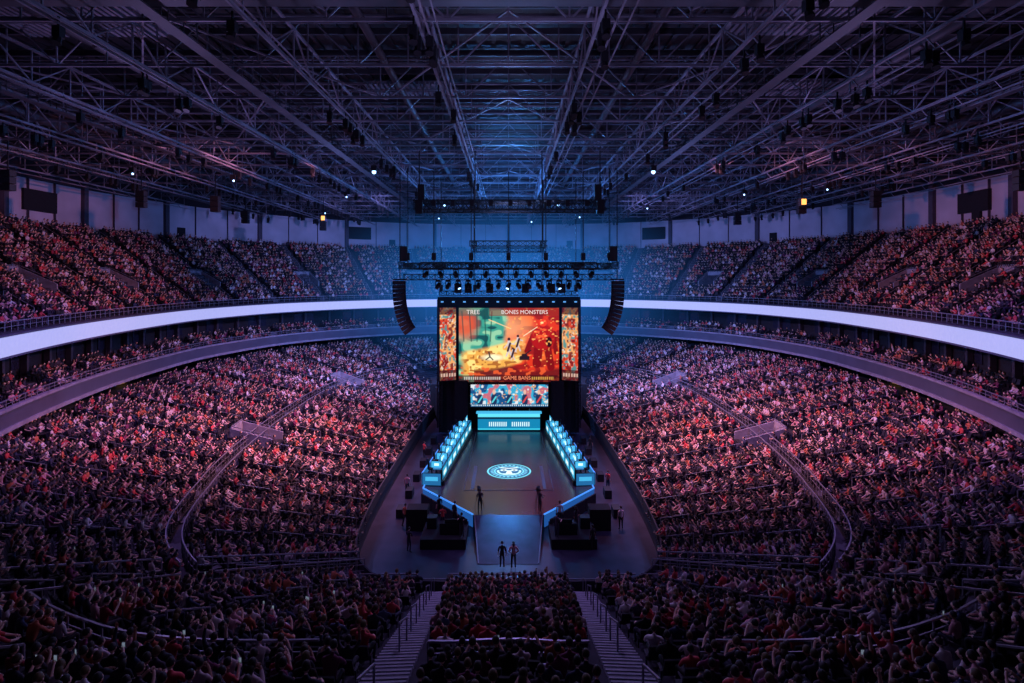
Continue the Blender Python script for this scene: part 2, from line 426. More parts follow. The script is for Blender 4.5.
for x,y,r in((-13,55,.2),(14,55,.2),(-9,80,.16),(7,80,.16),(-29,60,.1),(29,70,.1),(-20.5,72,.1),(20.5,84,.1),(-37,56,.1),(37,66,.1),(-12,98,.12),(12,96,.12),(-29,90,.1),(4.2,104,.12)):
    mb.box((x,y,29.6),(.5,.5,.5),0); mb.sphere((x,y,29.25),(r,r,r),8,6,1); mb.beam((x,y,29.8),(x,y,30.4),.06)
mb.build('ceiling_work_lamp',[M_blackm,M_cool])
mb=MB()
for x,y,z in((-26,80,27.4),(31,60,27.0)):
    mb.box((x,y,z),(.6,.6,.8),0); mb.box((x,y-.31,z),(.5,.05,.6),1); mb.beam((x,y,z+.4),(x,y,30.4),.06)
mb.build('warm_house_lamp',[M_blackm,M_warmS])
mb=MB()
for x,y in((-40,62),(-34,66),(-37,80),(40,62),(35,68),(-44,50),(45,50),(33,82),(-30,92)):
    mb.beam((x,y,28.4),(x,y,31),.08)
    for j in range(3): mb.box((x,y,28.2-j*.62),(.9,.7,.56),0)
mb.build('delay_speaker_cluster',[M_blackm])
# ------------------------------------------------------------ rigging
def boxtruss(mb,p,q,s=.6,pan=.8,m=0):
    p=Vector(p);q=Vector(q);d=(q-p);L=d.length;d.normalize(); up=Vector((0,0,1)) if abs(d.z)<.9 else Vector((0,1,0))
    a=d.cross(up).normalized()*s/2;b=a.cross(d).normalized()*s/2; n=max(1,int(L/pan))
    cs=[a+b,a-b,-a-b,-a+b]
    for c in cs: mb.beam(p+c,q+c,.09,m=m)
    for i in range(n):
        f,g=p+d*L*i/n,p+d*L*(i+1)/n
        for k in range(4):
            c1,c2=cs[k],cs[(k+1)%4]; mb.beam(f+c1,g+c2,.05,m=m); mb.beam(f+c1,f+c2,.05,m=m)
def movinghead(mb,x,y,z,tilt=(0,-.4,-1),m=0,ml=1):
    mb.box((x,y,z-.1),(.5,.36,.24),m)
    for s in(-1,1): mb.box((x+s*.26,y,z-.45),(.07,.24,.6),m)
    t=Vector(tilt).normalized(); c=Vector((x,y,z-.6)); mb.tube([c-t*.32,c+t*.1,c+t*.38],[.16,.23,.2],10,m); mb.tube([c+t*.385,c+t*.4],[.17,.17],10,ml)
mb=MB()
Y=61
for z,hw in((20.3,11.2),(19.1,11.2)): boxtruss(mb,(-hw,Y,z),(hw,Y,z))
for x in(-11,-7.5,-3.7,0,3.7,7.5,11): boxtruss(mb,(x,Y-2.5,20.3),(x,Y+5,20.3)); 
boxtruss(mb,(-11.2,Y+5,20.3),(11.2,Y+5,20.3)); boxtruss(mb,(-9,Y-2.5,20.3),(9,Y-2.5,20.3))
for x in(-10.8,-8,-4,0,4,8,10.8):
    mb.tube([(x,Y,20.4),(x,Y,30.4)],[.05,.05],6); mb.box((x,Y,21.3),(.45,.45,.8),0)
for x in(-11.2,11.2): mb.box((x,Y,21.6),(.8,.7,1.6),0)
for i,x in enumerate(np.linspace(-7.5,7.5,15)):
    movinghead(mb,x,Y-.4,18.8,(random.uniform(-.5,.5),-.5,-1),0,1 if i%5==2 else 0)
for i,x in enumerate(np.linspace(-8.5,8.5,12)): movinghead(mb,x,Y-2.6,20.0,(random.uniform(-.5,.5),-.8,-1),0,0)
for x in(-5.4,-4.3,-2,1.8,4.6,5.7): mb.box((x,Y-.2,17.9),(.75,.5,1.0),0); mb.beam((x,Y-.2,18.4),(x,Y-.2,19),.1)
mb.build('lighting_rig',[M_blackm,M_cool])
mb=MB()
boxtruss(mb,(-8.3,50,25.4),(8.6,50,25.4),.8,.7); boxtruss(mb,(-8.3,52,25.4),(8.6,52,25.4),.8,.7)
for x in(-8,-3,3,8.2):
    boxtruss(mb,(x,50,25.4),(x,52,25.4),.5); mb.tube([(x,51,25.6),(x,51,30.4)],[.05,.05],6); 
for x in(-7.8,8): mb.box((x,51,26.6),(.6,.6,1.5),0); mb.box((x,49.6,25.2),(.6,.4,1.2),0)
for x in np.linspace(-6.5,6.8,9): mb.box((x,49.5,25.5),(.35,.3,.5),0)
mb.build('overhead_truss',[M_blackm])
mb=MB()
boxtruss(mb,(-4.5,66,23),(4.5,66,23),.6); boxtruss(mb,(-4.5,69,22.4),(4.5,69,22.4),.5)
for x in(-4,0,4): boxtruss(mb,(x,66,23),(x,69,22.4),.4); mb.tube([(x,66,23),(x,66,30.4)],[.05]*2,6)
mb.build('screen_truss',[M_blackm])
def line_array(s):
    mb=MB(); n=13; z=18.5; y=60.0; x=s*11.45; lean=0.0
    for i in range(n):
        lean=math.radians([0,1,2,4,6,8,11,14,18,22,27,32,37][i])
        dx,dz=-s*math.sin(lean),-math.cos(lean)
        c=Vector((x,y,z)); d=Vector((dx,0,dz)); sd=Vector((dz,0,-dx)); w=.7;hh=.2
        vs=[]
        for e in(-1,1):
            for ww,yy in((-w,-.45),(w,-.45),(w*.75,.45),(-w*.75,.45)): vs.append(c+sd*ww+Vector((0,yy,0))+d*(e*hh))
        mb.add(vs,[(3,2,1,0),(4,5,6,7),(0,1,5,4),(1,2,6,5),(2,3,7,6),(3,0,4,7)],0)
        mb.add([c+sd*ww+Vector((0,-.46,0))+d*e for ww,e in((-.5,-.14),(.5,-.14),(.5,.14),(-.5,.14))],[(0,1,2,3)],1)
        x+=dx*.425; z+=dz*.425
    mb.box((s*11.45,60,18.85),(1.3,.9,.14),0); mb.tube([(s*11.45,60,18.9),(s*11.45,60,30.4)],[.05]*2,6)
    mb.build('line_array_speaker',[M_black,M_blackm])
line_array(-1);line_array(1)
# ------------------------------------------------------------ painted LED panels
def vnoise(x,y,s,seed=0):
    r=np.random.default_rng(seed); g=r.random((64,64)); x=np.asarray(x)*s;y=np.asarray(y)*s
    xi=np.floor(x).astype(int);yi=np.floor(y).astype(int);fx=x-xi;fy=y-yi;fx=fx*fx*(3-2*fx);fy=fy*fy*(3-2*fy)
    G=lambda a,b:g[a%64,b%64]
    return (G(xi,yi)*(1-fx)+G(xi+1,yi)*fx)*(1-fy)+(G(xi,yi+1)*(1-fx)+G(xi+1,yi+1)*fx)*fy
def s2l(c): c=np.asarray(c,float)/255; return np.where(c<.04045,c/12.92,((c+.055)/1.055)**2.4)
def mixm(img,col,mask): return img*(1-mask[...,None])+s2l(col)*mask[...,None]
def blob(X,Y,cx,cy,rx,ry,soft=.25): 
    d=np.sqrt(((X-cx)/rx)**2+((Y-cy)/ry)**2); return np.clip((1-d)/soft+.5,0,1)
def seg(X,Y,x0,y0,x1,y1,w,asp=1.35):
    px,py=(X-x0)*asp,(Y-y0);dx,dy=(x1-x0)*asp,y1-y0; t=np.clip((px*dx+py*dy)/(dx*dx+dy*dy),0,1)
    return np.clip((w-np.hypot(px-t*dx,py-t*dy))/.006+.5,0,1)
def sm(x,a,b): t=np.clip((x-a)/(b-a),0,1); return t*t*(3-2*t)
def main_pic(X,Y):
    n1=vnoise(X,Y,6,1);n2=vnoise(X,Y,15,2);n3=vnoise(X,Y,34,3); n4=vnoise(X,Y,50,9)
    img=np.zeros(X.shape+(3,))+s2l((222,54,28))
    img=mixm(img,(240,104,44),sm(n1,.45,.7)); img=mixm(img,(150,22,22),sm(.42-n2,0,.12)*.9)
    img=mixm(img,(244,160,110),blob(X,Y,.48,.72,.20,.18,1.2)*.9)
    teal=sm(.46-X+.22*(n1-.5)+.10*(Y-.5),-.04,.06); img=mixm(img,(60,156,136),teal)
    img=mixm(img,(160,214,170),teal*sm(n2,.55,.7)*.8); img=mixm(img,(16,74,80),teal*sm(.40-n2,0,.1)*.95)
    img=mixm(img,(226,84,46),teal*blob(X,Y,.06,.78,.12,.2,.8)*.9)
    for k in range(5): img=mixm(img,(24,70,66),seg(X,Y,.03+.075*k,.95,.05+.07*k+.03*math.sin(k*3),.55,.008)*.8)
    road=sm(.17-np.abs(Y-.26-.30*(X-.15)-.25*(X-.3)**2),-.02,.04)*sm(.70-X,0,.15)*sm(X,.0,.08)
    img=mixm(img,(236,170,76),road); img=mixm(img,(252,222,130),road*sm(n2,.5,.62)); img=mixm(img,(176,104,44),road*sm(.34-n3,0,.1))
    img=mixm(img,(255,246,200),blob(X,Y,.34,.33,.10,.04,.8))
    img=mixm(img,(110,20,22),sm(.20+.10*(n1-.5)-Y,-.02,.04)*(X>.15)*.95); img=mixm(img,(232,90,44),(Y<.2)*sm(n3,.62,.72)*.9)
    for a in((.78,.25,.80,.55,.06),(.92,.2,.88,.5,.05),(.74,.62,.68,.42,.035),(.95,.66,.97,.4,.03)): img=mixm(img,(130,12,16),seg(X,Y,*a))
    img=mixm(img,(176,20,20),blob(X,Y,.84,.60,.12,.17,.15)); img=mixm(img,(248,90,46),blob(X,Y,.82,.66,.07,.08,.5)*sm(n3,.3,.5))
    img=mixm(img,(240,60,34),blob(X,Y,.84,.80,.04,.05)); img=mixm(img,(255,220,150),blob(X,Y,.83,.80,.016,.014)); img=mixm(img,(40,8,14),blob(X,Y,.9,.54,.03,.07))
    img=mixm(img,(255,170,90),sm(n4,.80,.88)*(X>.45)*(Y>.2))
    for cx,cy,s in((.50,.44,.75),(.59,.50,.65),(.54,.36,.5)):
        for (a,b,c,d,w) in((0,.02,0,.14,.026),(0,0,-.035,-.12,.015),(0,0,.035,-.12,.015),(0,.12,-.06,.03,.011),(0,.12,.07,.09,.011)):
            img=mixm(img,(214,196,196),seg(X,Y,cx+a*s,cy+b*s,cx+c*s,cy+d*s,w*s))
        img=mixm(img,(60,26,36),blob(X,Y,cx,cy+.185*s,.02*s,.028*s)); img=mixm(img,(60,34,46),seg(X,Y,cx-.012,cy-.02,cx+.012,cy+.08,.014))
    for a in((.62,.33,.69,.33,.022),(.64,.36,.67,.36,.020),(.66,.37,.72,.43,.007),(.61,.305,.70,.305,.010)): img=mixm(img,(40,22,32),seg(X,Y,*a))
    for a in((.27,.30,.31,.34,.008),(.31,.34,.30,.40,.010),(.31,.34,.34,.30,.008)): img=mixm(img,(60,50,50),seg(X,Y,*a))
    img=mixm(img,(255,240,200),seg(X,Y,.645,.62,.78,.74,.004)); img=mixm(img,(255,210,150),seg(X,Y,.30,.84,.52,.72,.005))
    img=mixm(img,(120,24,20),sm(Y,.885,.895)*(X>.3)*.7); img=mixm(img,(30,80,76),sm(Y,.885,.895)*(X<=.3)*.6); img=mixm(img,(60,10,16),sm(.09-Y,-.005,.005)*.8)
    img=mixm(img,(230,220,210),(Y<.07)*(Y>.03)*((X*46)%1>.4)*(X<.42)*(X>.05)*.6); img=mixm(img,(240,190,90),(Y<.07)*(Y>.03)*((X*46)%1>.4)*(X>.72)*(X<.95)*.6)
    return img
def side_pic(X,Y,seed=5):
    n1=vnoise(X,Y*3,3,seed);n2=vnoise(X,Y*3,8,seed+1);n3=vnoise(X,Y*3,16,seed+2)
    img=np.zeros(X.shape+(3,))+s2l((222,70,38)); img=mixm(img,(250,180,110),sm(n1,.5,.62)*.9); img=mixm(img,(120,18,28),sm(.40-n2,0,.08)*.9); img=mixm(img,(56,150,150),sm(n2,.66,.76)*.9)
    img=mixm(img,(252,236,216),sm(n3,.76,.84)*.8); img=mixm(img,(70,10,20),(Y<.14)*.85); img=mixm(img,(240,200,180),(Y<.1)*(Y>.05)*((X*6)%1>.4)*.8); img=mixm(img,(60,14,24),(Y>.9)*.8)
    return img
def low_pic(X,Y):
    n1=vnoise(X*3,Y,4,11);n2=vnoise(X*3,Y,9,12);n3=vnoise(X*3,Y,18,13)
    img=np.zeros(X.shape+(3,))+s2l((60,176,216)); img=mixm(img,(24,84,140),sm(.45-n1,0,.08)); img=mixm(img,(226,84,92),sm(n1,.66,.72)*.8); img=mixm(img,(240,248,252),sm(n2,.70,.76)*.9); img=mixm(img,(250,190,110),sm(n3,.8,.86)*.9)
    for cx in(.12,.3,.5,.7,.88):
        img=mixm(img,(30,50,90),blob(X,Y,cx,.30,.04,.30,.2)); img=mixm(img,(240,190,170),blob(X,Y,cx,.66,.018,.11,.3)); img=mixm(img,(230,70,70) if cx>.6 else (90,220,230),seg(X*3,Y,cx*3-.06,.2,cx*3+.08,.45,.03,1))
    img=mixm(img,(20,90,140),(Y<.12)*1.0); img=mixm(img,(230,250,255),(Y<.09)*(Y>.03)*((X*40)%1>.45)*1.0)
    return img
def desk_pic(X,Y):
    img=np.zeros(X.shape+(3,))+s2l((16,130,176)); img=mixm(img,(100,225,245),(Y>.78)*1.0); img=mixm(img,(4,40,70),((Y>.66)&(Y<=.78))*1.0)
    txt=(np.abs(X-.5)<.34)&(Y>.2)&(Y<.50)&((X*30)%1>.35)&(np.abs(X-.5)>.03); img=mixm(img,(220,252,255),txt*1.0); img=mixm(img,(60,200,230),(Y<.08)*1.0)
    return img
def wing_pic(X,Y):
    img=np.zeros(X.shape+(3,))+s2l((10,90,140)); n=vnoise(X*14,Y,3,21)
    c=(X*7)%1; img=mixm(img,(50,180,220),(c>.06)*(c<.94)*(Y>.1)*(Y<.9)*sm(n,.2,.7)); img=mixm(img,(225,252,255),(np.abs(c-.5)<.26)*(np.abs(Y-.5)<.16)*1.0)
    img=mixm(img,(5,30,60),((c<.05)|(c>.95))*1.0)
    return img
def ledpanel(name,c,w,h,nx,ny,fn,es=1.0,parent=None,rz=0,tilt=0):
    X,Yv=np.meshgrid(np.linspace(0,1,nx+1),np.linspace(0,1,ny+1)); img=fn(X,Yv)
    vs=np.stack([(X-.5)*w,np.zeros_like(X),(Yv-.5)*h],-1).reshape(-1,3)
    fs=[(j*(nx+1)+i,j*(nx+1)+i+1,(j+1)*(nx+1)+i+1,(j+1)*(nx+1)+i) for j in range(ny) for i in range(nx)]
    me=bpy.data.meshes.new(name); me.from_pydata(vs.tolist(),[],fs); at=me.color_attributes.new('Col','FLOAT_COLOR','POINT')
    col=np.concatenate([img.reshape(-1,3),np.ones((len(vs),1))],1).astype(np.float32); at.data.foreach_set('color',col.ravel())
    me.materials.append(emat(name+'_pixels',es=es)); o=bpy.data.objects.new(name,me); COL.objects.link(o); o.location=c; o.rotation_euler=(tilt,0,rz)
    if parent:o.parent=parent
    return o
YS=67.6
scr=empty('stage_video_wall')
def framebox(name,c,w,h,rz=0):
    mb=MB(); mb.box((0,.3,0),(w+.25,.5,h+.25),0); return mb.build(name,[M_black],parent=scr,loc=c,rz=rz)
zc=(15.45+6.75)/2; hh=8.8
ledpanel('main_screen',(.05,YS,zc-.05),11.9,hh,240,180,main_pic,1.15,scr); framebox('main_frame',(.05,YS,zc),11.9,hh)
for s in(-1,1):
    c=(.05+s*7.22,YS-.35,zc+.1); ledpanel('side_screen',c,1.95,hh-.2,34,130,lambda X,Y:side_pic(X,Y,5+s),1.0,scr,rz=s*(-.35)); framebox('side_frame',c,1.95,hh-.2,s*(-.35))
ledpanel('lower_screen',(.1,YS-.6,5.15),9.1,2.6,180,50,low_pic,1.0,scr); framebox('lower_frame',(.1,YS-.6,5.15),9.1,2.6)
def text(s,size,loc,m,par,rx=math.pi/2):
    cu=bpy.data.curves.new('screen_text','FONT'); cu.body=s; cu.size=size; cu.align_x='CENTER'; cu.extrude=.01; cu.materials.append(m)
    o=bpy.data.objects.new('screen_text',cu); COL.objects.link(o); o.location=loc; o.rotation_euler=(rx,0,0); o.parent=par
M_txt=mat('title_text',(.9,.9,.9),.5,0,(.95,.85,.75),.85); M_txt2=mat('title_text_red',(.9,.2,.1),.5,0,(1,.30,.14),1.0)
text('TREE',.72,(-4.2,YS-.08,14.72),M_txt,scr); text('BONES MONSTERS',.66,(1.9,YS-.08,14.74),M_txt,scr); text('GAME BANS',.6,(1.0,YS-.08,6.95),M_txt2,scr)
mb=MB()
mb.box((.05,YS+.5,16.2),(16.8,2.2,1.1),0)
for x in np.linspace(-7.8,7.9,13): mb.box((x,YS-.7,16.2),(.3,.1,.16),2); 
boxtruss(mb,(-8.2,YS,17.2),(8.3,YS,17.2),.5,m=1)
for x in(-8,-4,0,4,8): mb.tube([(x,YS,17.2),(x,YS,30.4)],[.05]*2,6,1); mb.box((x,YS,17.8),(.4,.4,.8),1)
for x in(-5.6,5.8): mb.box((x,YS+.2,3.9),(1.6,.8,5.8),0)
mb.box((.05,YS+1.6,8),(17,.4,15.5),0)
for x in(-8.3,8.4): boxtruss(mb,(x,YS+1,1),(x,YS+1,16.4),.5,m=1)
mb.build('support_structure',[M_black,M_blackm,mat('header_lamp',(.2,.4,.6),.5,0,(.12,.4,.9),.9)],parent=scr)
mb=MB()
for s in(-1,1):
    vs=[(s*8.2,70,0),(s*11.3,82,1.3),(s*11.3,82,4.6),(s*8.2,70,4.2),(s*7.0,72,0),(s*7.0,92,1),(s*7.0,92,4.6),(s*7.0,72,4.2)]
    mb.add(vs,[(0,1,2,3),(4,5,6,7),(3,2,6,7),(1,5,6,2)],0)
mb.box((0,84,2.9),(21,15,3.6),0)
mb.build('backstage_masking',[M_black])
# ------------------------------------------------------------ stage
mb=MB()
out=[(-6.6,69.5),(-7.3,48.6),(-2.7,43.2),(2.7,43.2),(7.3,48.6),(6.6,69.5)]
mb.prism(out,0,1.0,1,0)
# gentle ramp down to the floor
mb.add([(-2.6,43.2,1.0),(2.6,43.2,1.0),(2.0,37.7,.03),(-2.0,37.7,.03),(-2.6,43.2,0),(2.6,43.2,0),(2.0,37.7,0),(-2.0,37.7,0)],[(3,2,1,0)],0)
mb.add([(-2.6,43.2,1.0),(-2.0,37.7,.03),(-2.0,37.7,0),(-2.6,43.2,0),(2.6,43.2,1.0),(2.0,37.7,.03),(2.0,37.7,0),(2.6,43.2,0)],[(0,1,2,3),(7,6,5,4)],1)
for s in(-1,1): mb.beam((s*2.58,43.2,1.03),(s*2.0,37.7,.06),.08,.06,3)
for y in(35.2,35.9): mb.box((0,y,.012),(9,.06,.02),3)
for j,(a,b) in enumerate(zip(out,out[1:])):
    if j==2: continue
    mb.beam((*a,1.04),(*b,1.04),.10,.10,2)
    mb.beam((*a,.5),(*b,.5),.06,.85,4)
for x in(-3.8,3.8): mb.box((x,57.5,1.01),(.06,19,.03),3)
for y in(48.2,67): mb.box((0,y,1.01),(7.6,.06,.03),3)
for x in(-3.1,3.1): mb.box((x,51.5,1.012),(.3,6,.012),3)
mb.build('stage_platform',[M_stage,M_black,M_blueled,M_fascia,mat('led_edge_dim',(.02,.05,.1),.5,0,(.015,.10,.38),.8)])
def emblem():
    R=2.05;nr,nt=46,180; vs=[];cols=[];fs=[]
    for j in range(nr+1):
        r=j/nr
        for i in range(nt):
            a=2*math.pi*i/nt; x,y=r*math.cos(a),r*math.sin(a); vs.append((x*R,y*R,0))
            c=(5,90,130); ax=abs(x)
            if r>.93: c=(120,225,245)
            elif r>.86: c=(10,80,120)
            elif r>.68: c=(130,215,240) if math.sin(a*26)>-.1 and .71<r<.83 else (8,100,160)
            elif r>.63: c=(130,230,255)
            else:
                if math.hypot((ax-.24)/.16,(y-.12)/.13)<1: c=(6,60,90) if math.hypot(ax-.24,y-.12)<.06 else (235,255,255)
                elif ax<.08+.12*(.2-y) and -.35<y<.1: c=(235,255,255)
                elif abs(y-.36-.25*ax)<.06: c=(235,255,255)
                elif abs(r-.5)<.05 and y<.1: c=(200,250,255)
                elif ax<.3 and abs(y+.36)<.045: c=(235,255,255)
                else: c=(8,110,165)
            cols.append(c)
    for j in range(nr):
        for i in range(nt): fs.append((j*nt+i,(j+1)*nt+i,(j+1)*nt+(i+1)%nt,j*nt+(i+1)%nt))
    me=bpy.data.meshes.new('stage_floor_emblem'); me.from_pydata(vs,[],fs); at=me.color_attributes.new('Col','FLOAT_COLOR','POINT')
    c=np.concatenate([s2l(cols),np.ones((len(vs),1))],1).astype(np.float32); at.data.foreach_set('color',c.ravel()); me.materials.append(emat('emblem_pixels',es=1.15))
    o=bpy.data.objects.new('stage_floor_emblem',me); COL.objects.link(o); o.location=(.05,53,1.02)
emblem()
hd=empty('host_desk'); ledpanel('desk_front',(.05,66.9,2.1),7.3,1.9,120,40,desk_pic,1.1,hd)
mb=MB(); mb.box((.05,67.3,2.08),(7.4,.7,2.0),0); mb.box((.05,67.2,3.13),(7.7,1.1,.08),1)
mb.build('desk_body',[M_blackm,M_cyan],parent=hd)
SPL=.085; WX=5.72
def wing(s):
    e=empty('player_desk_row'); 
    mb=MB()
    mb.box((0.1*s,0,1.2),(1.9,17.3,.4),0)
    mb.box((-s*.25,0,2.35),(.8,17,.07),5)
    mb.box((-s*.60,0,1.8),(.1,17,1.2),0)
    for i in range(7):
        y=-7.0+i*2.33
        mb.box((-s*.3,y,2.85),(.06,1.3,.8),3); mb.box((-s*.3,y,2.42),(.1,.1,.16),0); mb.box((-s*.3,y,2.39),(.3,.4,.03),0)
        mb.box((-s*.34,y,2.85),(.02,1.2,.7),1); mb.box((-s*.355,y,2.85),(.01,.6,.3),2); mb.box((-s*.26,y,2.85),(.02,1.2,.7),4)
        mb.box((-s*.1,y-1.1,2.65),(1.0,.06,.62),3); mb.box((-s*.1,y-1.14,2.65),(.92,.02,.54),1); mb.box((-s*.1,y-1.155,2.65),(.4,.01,.2),2)
        cx=s*.6; mb.box((cx,y,1.88),(.5,.5,.1),3); mb.box((cx+s*.27,y,2.35),(.1,.5,.9),3); mb.tube([(cx,y,1.4),(cx,y,1.85)],[.04,.04],6,3); mb.box((cx,y,1.43),(.55,.08,.06),3); mb.box((cx,y,1.43),(.08,.55,.06),3)
    mb.beam((s*1.08,-8.6,1.5),(s*1.08,8.6,1.5),.06,.9,6)
    mb.beam((s*1.08,-8.6,2.0),(s*1.08,8.6,2.0),.08,.08,4)
    mb.box((s*.2,-8.72,1.55),(1.7,.06,1.1),0); mb.box((s*.2,-8.76,1.55),(1.6,.03,1.0),6); mb.box((s*.2,-8.78,1.6),(1.1,.02,.35),1)
    mb.build('desk_parts',[M_blackm,M_cyan,M_white,M_black,M_blueled,M_bluedim,M_bluedim],parent=e)
    ledpanel('desk_led_front',(-s*.67,0,1.78),16.8,1.25,200,16,wing_pic,1.1,e,rz=-s*math.pi/2)
    e.location=(s*WX,58,0); e.rotation_euler=(0,0,s*SPL)
    return e
wing(-1);wing(1)
mb=MB()
for s in(-1,1):
    for i in range(4):
        p=(s*(3.1+i*1.05),42.3+i*1.3); q=(s*(3.1+(i+1)*1.05-.06),42.3+(i+1)*1.3-.08)
        mb.beam((*p,.55),(*q,.55),.12,1.0,0)
    mb.box((s*4.6,41.3,.35),(3.2,3.0,.7),0); mb.box((s*4.1,40.8,1.1),(1.6,.6,.8),1); mb.box((s*3.9,40.6,1.55),(1.3,.08,.5),1); mb.box((s*5.6,41.8,1.1),(.7,.7,.8),1)
    mb.box((s*6.9,43.3,.8),(1.6,1.2,1.6),0)
    for k in range(6):
        mb.box((s*8.6,45.5+k*4,.35),(.6,1.1,.7),1)
mb.build('equipment_case',[M_black,M_blackm])
def tripod(x,y,z,r):
    mb=MB()
    for k in range(3):
        a=k*2.09+.3; mb.tube([(0,0,1.35),(.45*math.cos(a),.45*math.sin(a),0)],[.03,.02],6)
    mb.box((0,0,1.5),(.22,.5,.25),0); mb.tube([(0,.25,1.5),(0,.5,1.5)],[.08,.09],8); mb.tube([(0,-.2,1.4),(.25,-.6,1.3)],[.015,.015],5)
    mb.build('broadcast_camera',[M_black],loc=(x,y,z),rz=r)
for x,y,z,r in((-2.3,44.5,1,.2),(2.3,44.5,1,-.2)): tripod(x,y,z,r)
# ------------------------------------------------------------ people
C_shirt=[(.01,.01,.015),(.32,.02,.04),(.012,.012,.03),(.66,.50,.54),(.03,.015,.03),(.01,.01,.01),(.52,.13,.07),(.02,.03,.08),(.02,.01,.025),(.62,.30,.34),(.05,.035,.06),(.60,.06,.07),(.03,.02,.04),(.7,.6,.64),(.012,.012,.02),(.16,.02,.08)]
M_shirt=rand_mat('clothes_shirt',C_shirt); M_pants=rand_mat('clothes_trousers',[(.01,.01,.015),(.02,.02,.05),(.012,.012,.012),(.04,.03,.04)],mul=37.3)
M_skin=rand_mat('skin',[(.78,.46,.38),(.84,.54,.46),(.68,.38,.30),(.38,.19,.13),(.80,.50,.42)],.5,mul=91.7)
M_hair=rand_mat('hair',[(.010,.008,.008),(.02,.012,.01),(.010,.008,.01),(.05,.03,.015),(.12,.08,.03),(.01,.01,.01)],.6,mul=173.1)
M_shoe=mat('shoe',(.03,.03,.03),.6); M_eye=mat('eye_mouth',(.02,.01,.01),.4); M_phone=mat('phone_screen',(.1,.1,.1),.3,0,(.6,.75,1),.2)
FM=[M_shirt,M_pants,M_skin,M_hair,M_shoe,M_eye,M_phone]
def figure(name,pose,sub=1):
    J=pose['J'];R=pose['R'];E=pose['E']
    keys=list(J); idx={k:i for i,k in enumerate(keys)}
    me=bpy.data.meshes.new('sk'); me.from_pydata([J[k] for k in keys],[(idx[a],idx[b]) for a,b,_ in E],[])
    o=bpy.data.objects.new('sk',me); COL.objects.link(o); md=o.modifiers.new('s','SKIN'); md.use_smooth_shade=True; md.branch_smoothing=.3
    for k in keys:
        sv=me.skin_vertices[0].data[idx[k]]; r=R[k]; sv.radius=r if isinstance(r,tuple) else (r,r); sv.use_root=(k=='pelvis')
    sm_=o.modifiers.new('ss','SUBSURF'); sm_.levels=sub; sm_.render_levels=sub
    dg=bpy.context.evaluated_depsgraph_get(); ev=o.evaluated_get(dg); m2=bpy.data.meshes.new_from_object(ev)
    mb=MB(); V=[v.co.copy() for v in m2.vertices]
    segs=[(Vector(J[a]),Vector(J[b]),m,(R[a] if not isinstance(R[a],tuple) else min(R[a]))) for a,b,m in E]
    for p in m2.polygons:
        c=p.center; best=9;bm=0
        for a,b,m,r in segs:
            d=b-a;t=max(0,min(1,(c-a).dot(d)/max(d.length_squared,1e-9))); q=(c-(a+d*t)).length-r*.5
            if q<best:best=q;bm=m
        mb.m.append(bm); mb.f.append(tuple(p.vertices))
    mb.v=[tuple(v) for v in V]
    bpy.data.objects.remove(o)
    h=Vector(pose['head']); tn=pose.get('turn',0); rot=Matrix.Rotation(tn,4,'Z')@Matrix.Rotation(pose.get('nod',0),4,'X')
    hb=MB()
    def face(p):
        x,y,z=p
        if y>.05 and abs(x)<.025 and -.03<z<.02: y+=.022
        if z<-.04: x*=.82; y*=.95
        return(x,y,z)
    hb.sphere((0,0,0),(.078,.098,.118),14,12,2,face)
    for s in(-1,1):
        hb.sphere((s*.08,0,-.005),(.012,.02,.03),6,4,2); hb.sphere((s*.03,.09,.01),(.013,.008,.009),6,4,5)
    hb.box((0,.088,-.06),(.045,.01,.008),5)
    def hair(p):
        x,y,z=p
        if y>.03 and z<.045: y=.03 if z<.0 else min(y,.06); 
        if z<-.05: x*=.5;y*=.5; z=-.05 if not pose.get('long') else z
        return(x,y,z)
    hb.sphere((0,-.012,.022),(.088,.102,.118),14,10,3,hair)
    if pose.get('long'):
        hb.tube([(0,-.05,.03),(0,-.085,-.08),(0,-.09,-.2)],[.08,.085,.05],8,3)
    o0=len(mb.v)
    mb.v+=[tuple(h+rot@Vector(v)) for v in hb.v]; mb.f+=[tuple(i+o0 for i in f) for f in hb.f]; mb.m+=hb.m
    for s in('L','R'):
        w=Vector(J['wri'+s]);hd=Vector(J['han'+s]); d=(hd-w).normalized(); side=d.cross(Vector((0,0,1)))
        if side.length<.2: side=d.cross(Vector((0,1,0)))
        side.normalize(); nrm=side.cross(d)
        for k,(off,ln) in enumerate(((-.03,.06),(-.01,.075),(.01,.07),(.03,.055))):
            b=hd+side*off; mb.tube([b-d*.01,b+d*ln*.55-nrm*.008,b+d*ln-nrm*.03],[.009,.008,.006],5,2)
        sg=1 if s=='L' else -1
        b=w.lerp(hd,.5)+side*sg*.03; mb.tube([b,b+side*sg*.03+d*.03,b+side*sg*.035+d*.06],[.011,.009,.007],5,2)
    if pose.get('phone'):
        hd=Vector(J['hanR']); mb.box(hd+Vector((0,.03,.05)),(.08,.012,.15),5); mb.box(hd+Vector((0,.021,.05)),(.07,.004,.13),6)
    me=mb.mesh(name,FM,True); return me
